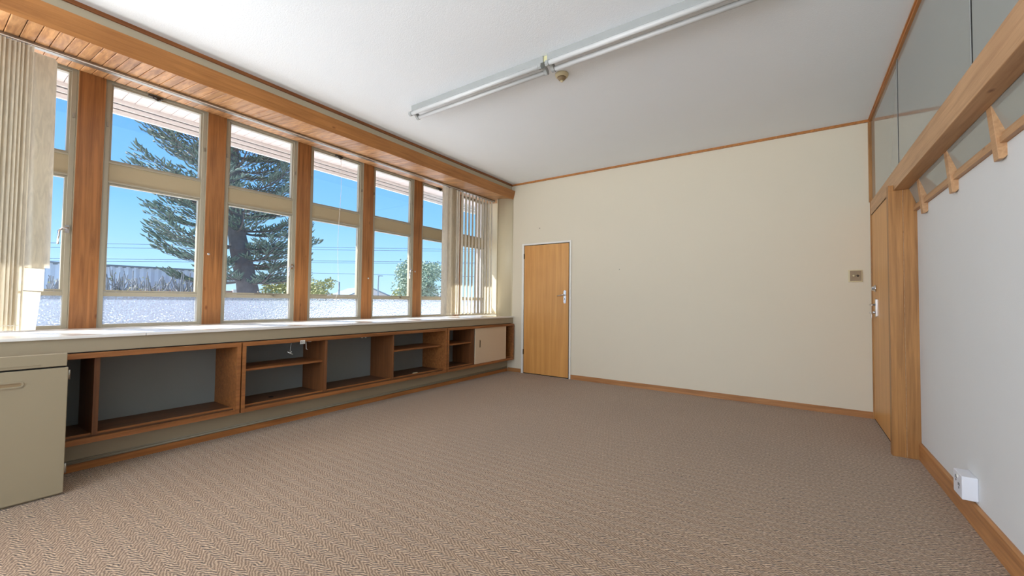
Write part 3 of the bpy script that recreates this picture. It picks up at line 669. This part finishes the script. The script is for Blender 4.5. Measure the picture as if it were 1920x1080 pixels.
# eaves
ev = MB(); y = -4.0
while y < L+6:
    ev.box(-1.744, -1.0, y+.002, y+.098, 3.13, 3.15); y += .1
ev.box(-1.744, -1.0, -4, L+6, 3.142, 3.155)
o = tag(ev.build('eave_lining', M['eave']), 'white boarded eave lining outside above the windows', 'eave')
fa = MB().box(-1.775, -1.745, -4, L+6, 3.090, 3.135).box(-1.787, -1.758, -4, L+6, 3.040, 3.080).box(-1.80, -1.772, -4, L+6, 2.985, 3.031).box(-1.81, -1.80, -4, L+6, 2.99, 3.12)
tag(fa.build('eave_fascia', M['fascia'], bevel=.004), 'stepped white fascia boards along the edge of the eave', 'fascia')
struct(MB().prism([(-1.86, 3.16), (-1.0, 3.3), (5.0, 3.9), (5.0, 3.3), (-1.0, 3.172), (-1.8, 3.14)], 'y', -4, L+6).build('roof', M['roof']), 'roof edge above the eave', 'roof')

# Norfolk pine
rnd = random.Random(11)
base = Vector((-10.85, 6.22, GZ)); top = Vector((-11.5, 5.2, 10.5))
def trunk_at(z):
    t = (z-GZ)/(top.z-GZ); p = base.lerp(top, t); p.x += .06*math.sin(z*1.3); p.y += .08*math.sin(z*.9+1); return p
pine = thing('norfolk_pine', base, 'tall Norfolk pine with a thick grey trunk and tiers of upswept branches outside the windows', 'pine tree')
tk = MB(); zz = [GZ+i*.35 for i in range(32)]
tk.tube([trunk_at(z) for z in zz], [max(.03, .36*(1-(z-GZ)/11.5)**.85)*(1+.05*rnd.uniform(-1, 1))+(.08 if z < 0 else 0) for z in zz], 14)
tk.build('trunk', M['bark'], pine)
br = MB(); nd = MB()
def finger(p, d, l, r):
    """one short spray of overlapping needles"""
    d = d.normalized(); q = p+d*l*.5+Vector((0, 0, l*.12)); e_ = p+d*l+Vector((0, 0, l*.35))
    nd.tube([p, q, e_], [r*.7, r, r*.25], 4, False)
def branch(z, az, length, dens=1.0):
    p0 = trunk_at(z); d = Vector((math.cos(az), math.sin(az), 0)); n_ = 9; pts = []
    sag = rnd.uniform(.10, .28) if z > 2.9 else rnd.uniform(-.05, .12); upt = rnd.uniform(.10, .22)
    for i in range(n_+1):
        t = i/n_; pts.append(p0+d*(length*t)+Vector((0, 0, length*(-.16*t*(1-t)*2.0+upt*t*t*t*1.0+sag*t)))+Vector((-d.y, d.x, 0))*(.05*math.sin(3*t+az)))
    br.tube(pts, [.045*(1-.8*i/n_) for i in range(n_+1)], 5, False)
    side = Vector((-d.y, d.x, 0))
    k = int(length*10*dens)
    for j in range(k):
        t = .20+.8*(j+rnd.random())/k; i = min(int(t*n_), n_-1); p = pts[i].lerp(pts[i+1], t*n_-i)
        s = 1 if j % 2 else -1; ll = .22+.75*math.sin(math.pi*min(1, (1-t)*.9+.12))*rnd.uniform(.5, 1)
        dd = (side*s*rnd.uniform(.5, 1)+d*rnd.uniform(.5, 1.0)).normalized()
        mid = p+dd*ll*.5+Vector((0, 0, -.03*ll)); e_ = p+dd*ll+Vector((0, 0, .10*ll))
        br.tube([p, mid, e_], [.012, .009, .006], 3, False)
        m_ = max(2, int(ll*11))
        for q in range(m_):
            u = (q+.6)/m_; pp = p.lerp(e_, u); ss = 1 if q % 2 else -1
            fd = (dd*.9+Vector((-dd.y, dd.x, 0))*ss*rnd.uniform(.3, .9)+Vector((0, 0, rnd.uniform(.1, .55))))
            finger(pp, fd, rnd.uniform(.10, .20), rnd.uniform(.018, .032))
    for j in range(4): finger(pts[-1], d+side*rnd.uniform(-.4, .4)+Vector((0, 0, rnd.uniform(0, .5))), .2, .026)
z = 1.75; tier = 0
while z < 8.8:
    n_ = rnd.choice((5, 6, 6)); off = rnd.uniform(0, 6.28); env = 2.2*(1-((z-3.0)/9)**2) if z > 3.0 else 1.7+.5*(z-1.7)
    for j in range(n_):
        branch(z+rnd.uniform(-.09, .09), off+2*math.pi*j/n_+rnd.uniform(-.15, .15), env*rnd.uniform(.78, 1.08))
    z += rnd.uniform(.50, .68); tier += 1
br.build('branches', M['bark'], pine)
o = nd.build('foliage', M['needle'], pine); 

# shed, brick fence, bare shrubs
def sheet(p, q, z0, z1p, z1q, name, mat, parent, pitch=.22, amp=.03):
    m_ = MB(); P, Q = Vector(p), Vector(q); d = Q-P; n_ = int(d.length/pitch)*2; nn = Vector((-d.y, d.x)).normalized()
    k = 0
    for i in range(n_+1):
        t = i/n_; c = P+d*t+nn*(amp if (i//1) % 2 else -amp); zt = z1p+(z1q-z1p)*t
        m_.v += [(c.x, c.y, z0), (c.x, c.y, zt), (c.x+nn.x*.02, c.y+nn.y*.02, z0), (c.x+nn.x*.02, c.y+nn.y*.02, zt)]
    for i in range(n_):
        a = i*4; b_ = a+4
        for q_ in ((a, b_, b_+1, a+1), (a+2, a+3, b_+3, b_+2), (a+1, b_+1, b_+3, a+3), (a, a+2, b_+2, b_)): m_.f.append(q_); m_.smooth.append(False)
    return m_.build(name, mat, parent)
sh = thing('shed', (-18.2, 4.5, GZ), 'long pale grey corrugated shed behind the bare shrubs', 'shed')
sheet((-18.6, -4.0), (-17.0, 7.2), GZ, 2.33, 2.27, 'cladding', M['shed'], sh)
MB().prism([(-18.6, -4.1), (-17.0, 7.25), (-20.5, 7.7), (-22.0, -3.7)], 'z', 2.24, 2.30).build('roof_sheet', M['roof'], sh)
MB().tube([(-18.54, -4, 2.34), (-16.95, 7.2, 2.29)], .035, 6).build('ridge_cap', M['polem'], sh)
bf = thing('brick_fence', (-15.5, 6.0, GZ), 'low reddish brick fence with pale pillars in front of the shed', 'brick fence')
MB().prism([(-15.8, 4.2), (-15.7, 4.2), (-15.1, 8.2), (-15.2, 8.2)], 'z', GZ, 1.42).build('brick_panel', M['brick'], bf)
for t in (.35, .8):
    x = -15.75+.6*t; y = 4.2+4.0*t
    MB().box(x-.03, x+.12, y-.07, y+.07, GZ, 1.47).build('pillar', M['gable'], bf)
rnd = random.Random(5)
slab = ['bare upright shrub showing at the far left between the blind and the first post', 'bare branching shrub at the left of the large window', 'tallest bare shrub in the middle of the large window, before the shed',
        'bare grey shrub to the right in the large window, before the shed', 'bare shrub in front of the brick fence', 'sparse shrub low between the bare shrubs']
for i, (x, y, h, n_) in enumerate(((-11.5, 1.55, 2.15, 16), (-11.5, 2.5, 2.1, 20), (-11.6, 3.35, 2.3, 22), (-11.4, 4.2, 2.25, 20), (-11.2, 4.95, 2.1, 14))):
    r = thing('bare_shrub', (x, y, GZ), slab[i], 'shrub', 'bare shrubs in front of the shed')
    sb = MB(); lf = MB()
    for k in range(n_):
        a = rnd.uniform(0, 6.28); sp_ = rnd.uniform(.05, .55); hh = h*rnd.uniform(.7, 1.03)
        p = [(x, y, GZ), (x+sp_*.4*math.cos(a), y+sp_*.5*math.sin(a), GZ+hh*.4), (x+sp_*.9*math.cos(a), y+sp_*1.05*math.sin(a), GZ+hh*.7), (x+sp_*math.cos(a), y+sp_*1.15*math.sin(a), GZ+hh)]
        sb.tube(p, [.035, .028, .022, .012], 5, False)
        for q in range(3):
            a2 = rnd.uniform(0, 6.28); t = rnd.uniform(.45, .8); c = Vector(p[1]).lerp(Vector(p[3]), t)
            sb.tube([c, c+Vector((.1*math.cos(a2), .16*math.sin(a2), .14)), c+Vector((.14*math.cos(a2), .22*math.sin(a2), .36))], [.018, .015, .008], 4, False)
        for q in range(5):
            c = Vector(p[3])+Vector((rnd.uniform(-.12, .12), rnd.uniform(-.15, .15), rnd.uniform(-.9, -.1)))
            u = Vector((rnd.uniform(-1, 1), rnd.uniform(-1, 1), rnd.uniform(-.3, 1))).normalized()*.06; v = u.orthogonal().normalized()*.02
            lf.quad(c, c+u*.5+v, c+u, c+u*.5-v)
    sb.build('stems', M['stem'], r); lf.build('leaves', M['leaf2'], r)
def leafy(name, c, rx, rz, n_, mat, label, cat, seed, size=.10, trunk=True, group=None):
    rg = random.Random(seed); r = thing(name, (c[0], c[1], GZ), label, cat, group); lf = MB()
    blobs = [(rg.uniform(-.65, .65)*rx, rg.uniform(-.65, .65)*rx, rg.uniform(-.6, .75)*rz, rg.uniform(.28, .5)*min(rx, rz)*1.1) for _ in range(14)]
    for k in range(n_):
        b_ = rg.choice(blobs); d = Vector((rg.gauss(0, 1), rg.gauss(0, 1), rg.gauss(0, 1))).normalized()*b_[3]*rg.uniform(.55, 1.1)
        p = Vector((c[0]+b_[0], c[1]+b_[1], c[2]+b_[2]))+d
        u = Vector((rg.gauss(0, 1), rg.gauss(0, 1), rg.gauss(0, 1))).normalized()*size*rg.uniform(.6, 1.3); v = u.orthogonal().normalized()*size*.38
        lf.quad(p, p+u*.5+v, p+u, p+u*.5-v)
    lf.build('foliage', mat, r)
    if trunk:
        tm = MB().tube([(c[0], c[1], GZ), (c[0]+.1, c[1], c[2]-rz*.3), (c[0], c[1], c[2]+rz*.3)], [.16, .11, .05], 7)
        for b_ in blobs[:8]: tm.tube([(c[0], c[1], c[2]-rz*.6), (c[0]+b_[0]*.5, c[1]+b_[1]*.5, c[2]+b_[2]-.3), (c[0]+b_[0], c[1]+b_[1], c[2]+b_[2])], [.08, .05, .02], 5)
        tm.build('trunk', M['bark'], r)
    return r
leafy('round_bush', (-15.2, 10.2, .95), 1.7, .95, 2600, M['leaf2'], 'yellow-green bush right of the pine trunk', 'bush', 21, .13)
leafy('round_bush', (-13.3, 7.7, .5), 1.1, .8, 1600, M['leaf'], 'dark bush at the foot of the pine trunk', 'bush', 22, .12)
leafy('leafy_tree', (-21.6, 14.4, 1.45), 1.1, 1.1, 2200, M['leaf2'], 'pale leafy tree at the lower left of the corded window', 'tree', 23, .14)
leafy('leafy_tree', (-18.6, 19.9, 2.1), 1.9, 1.7, 5200, M['leaf'], 'rounded grey-green tree seen beside the lever handle of the fifth window', 'tree', 24, .14)
leafy('leafy_tree', (-14.6, 17.3, 2.0), 1.6, 1.6, 5200, M['leaf'], 'dense tree just left of the corner blind', 'tree', 25, .13)
leafy('round_bush', (-17.0, 17.8, .9), 1.2, .9, 2200, M['leaf2'], 'light green bush at the foot of the rounded grey-green tree', 'bush', 26, .16)
# small distant conifer
cf = thing('young_conifer', (-24.5, 15.6, GZ), 'slender young conifer standing above the pale leafy tree', 'conifer')
cm_ = MB().tube([(-24.5, 15.6, GZ), (-24.5, 15.6, 3.9)], [.09, .02], 6); cn = MB(); rg = random.Random(3)
for k in range(110):
    z = 1.0+2.8*k/110; a = k*2.4; rr_ = .55*(1-(z-1)/3.1)+.06
    cn.tube([(-24.5, 15.6, z), (-24.5+rr_*math.cos(a), 15.6+rr_*math.sin(a), z+.18)], [.05, .015], 4, False)
cm_.build('trunk', M['bark'], cf); cn.build('foliage', M['leaf'], cf)
# houses
def house(c, yaw, lx, ly, h, rh, label):
    r = thing('house', (c[0], c[1], GZ), label, 'house'); Rm = Matrix.Rotation(yaw, 3, 'Z')
    def place(mbx, name, mat):
        mbx.v = [tuple(Rm @ Vector((v[0], v[1], 0))+Vector((c[0], c[1], v[2]))) for v in mbx.v]; return mbx.build(name, mat, r)
    place(MB().prism([(-lx/2, GZ), (lx/2, GZ), (lx/2, h), (0, h+rh), (-lx/2, h)], 'y', -ly/2, ly/2), 'walls', M['gable'])
    rf = MB().prism([(-lx/2-.3, h-.12), (0, h+rh), (0, h+rh+.12), (-lx/2-.3, h)], 'y', -ly/2-.3, ly/2+.3).prism([(lx/2+.3, h-.12), (lx/2+.3, h), (0, h+rh+.12), (0, h+rh)], 'y', -ly/2-.3, ly/2+.3)
    place(rf, 'roof', M['roof'])
    return r
house((-44.5, 33.6), R(72), 6, 9, 1.35, 1.2, 'house with a pale gable and grey tiled roof below the corded window')
house((-58, 35.5), R(30), 4, 5, 1.2, 1.1, 'small far house gable left of the lamp pole')
house((-44, 49), R(60), 7, 9, 1.0, 1.2, 'low far house roof seen at the foot of the fifth window')
# street lamps
for (x, y, hgt, lab, tl) in ((-38.46, 26.9, 3.0, 'thin grey street lamp beside the hanging cord', 1), (-35.9, 30.2, 3.6, 'grey street lamp pole standing left of the rounded tree', 0)):
    r = thing('street_lamp', (x, y, GZ), lab, 'street lamp')
    MB().tube([(x, y, GZ), (x, y, hgt), (x-.1, y-.3, hgt+.12)] if tl else [(x, y, GZ), (x, y, hgt), (x+.02, y+.05, hgt+.2)], [.09, .07, .05], 8).build('pole', M['polem'], r)
    (MB().box(x-.2, x-.1, y-.7, y-.25, hgt+.1, hgt+.18) if tl else MB().box(x-.1, x+.1, y-.1, y+.55, hgt+.2, hgt+.3)).build('lamp_head', M['polem'], r)
# power lines
wl_ = ['upper one of the top pair of power lines', 'lower one of the top pair of power lines', 'upper one of the middle pair of power lines', 'lower one of the middle pair of power lines', 'lowest single power line']
A, B = Vector((-35.49, 7.3)), Vector((-26.26, 26.36)); dAB = B-A
for (za, zb, lab) in zip((4.78, 4.50, 3.72, 3.55, 3.05), (5.98, 5.78, 4.72, 4.58, 3.45), wl_):
    pts = []
    for i in range(13):
        t = -1.0+3.0*i/12; p = A+dAB*t; pts.append((p.x, p.y, za+(zb-za)*t))
    tag(MB().tube(pts, .022, 5).build('power_line', M['wire']), lab+' crossing the sky outside', 'power line', 'power lines')
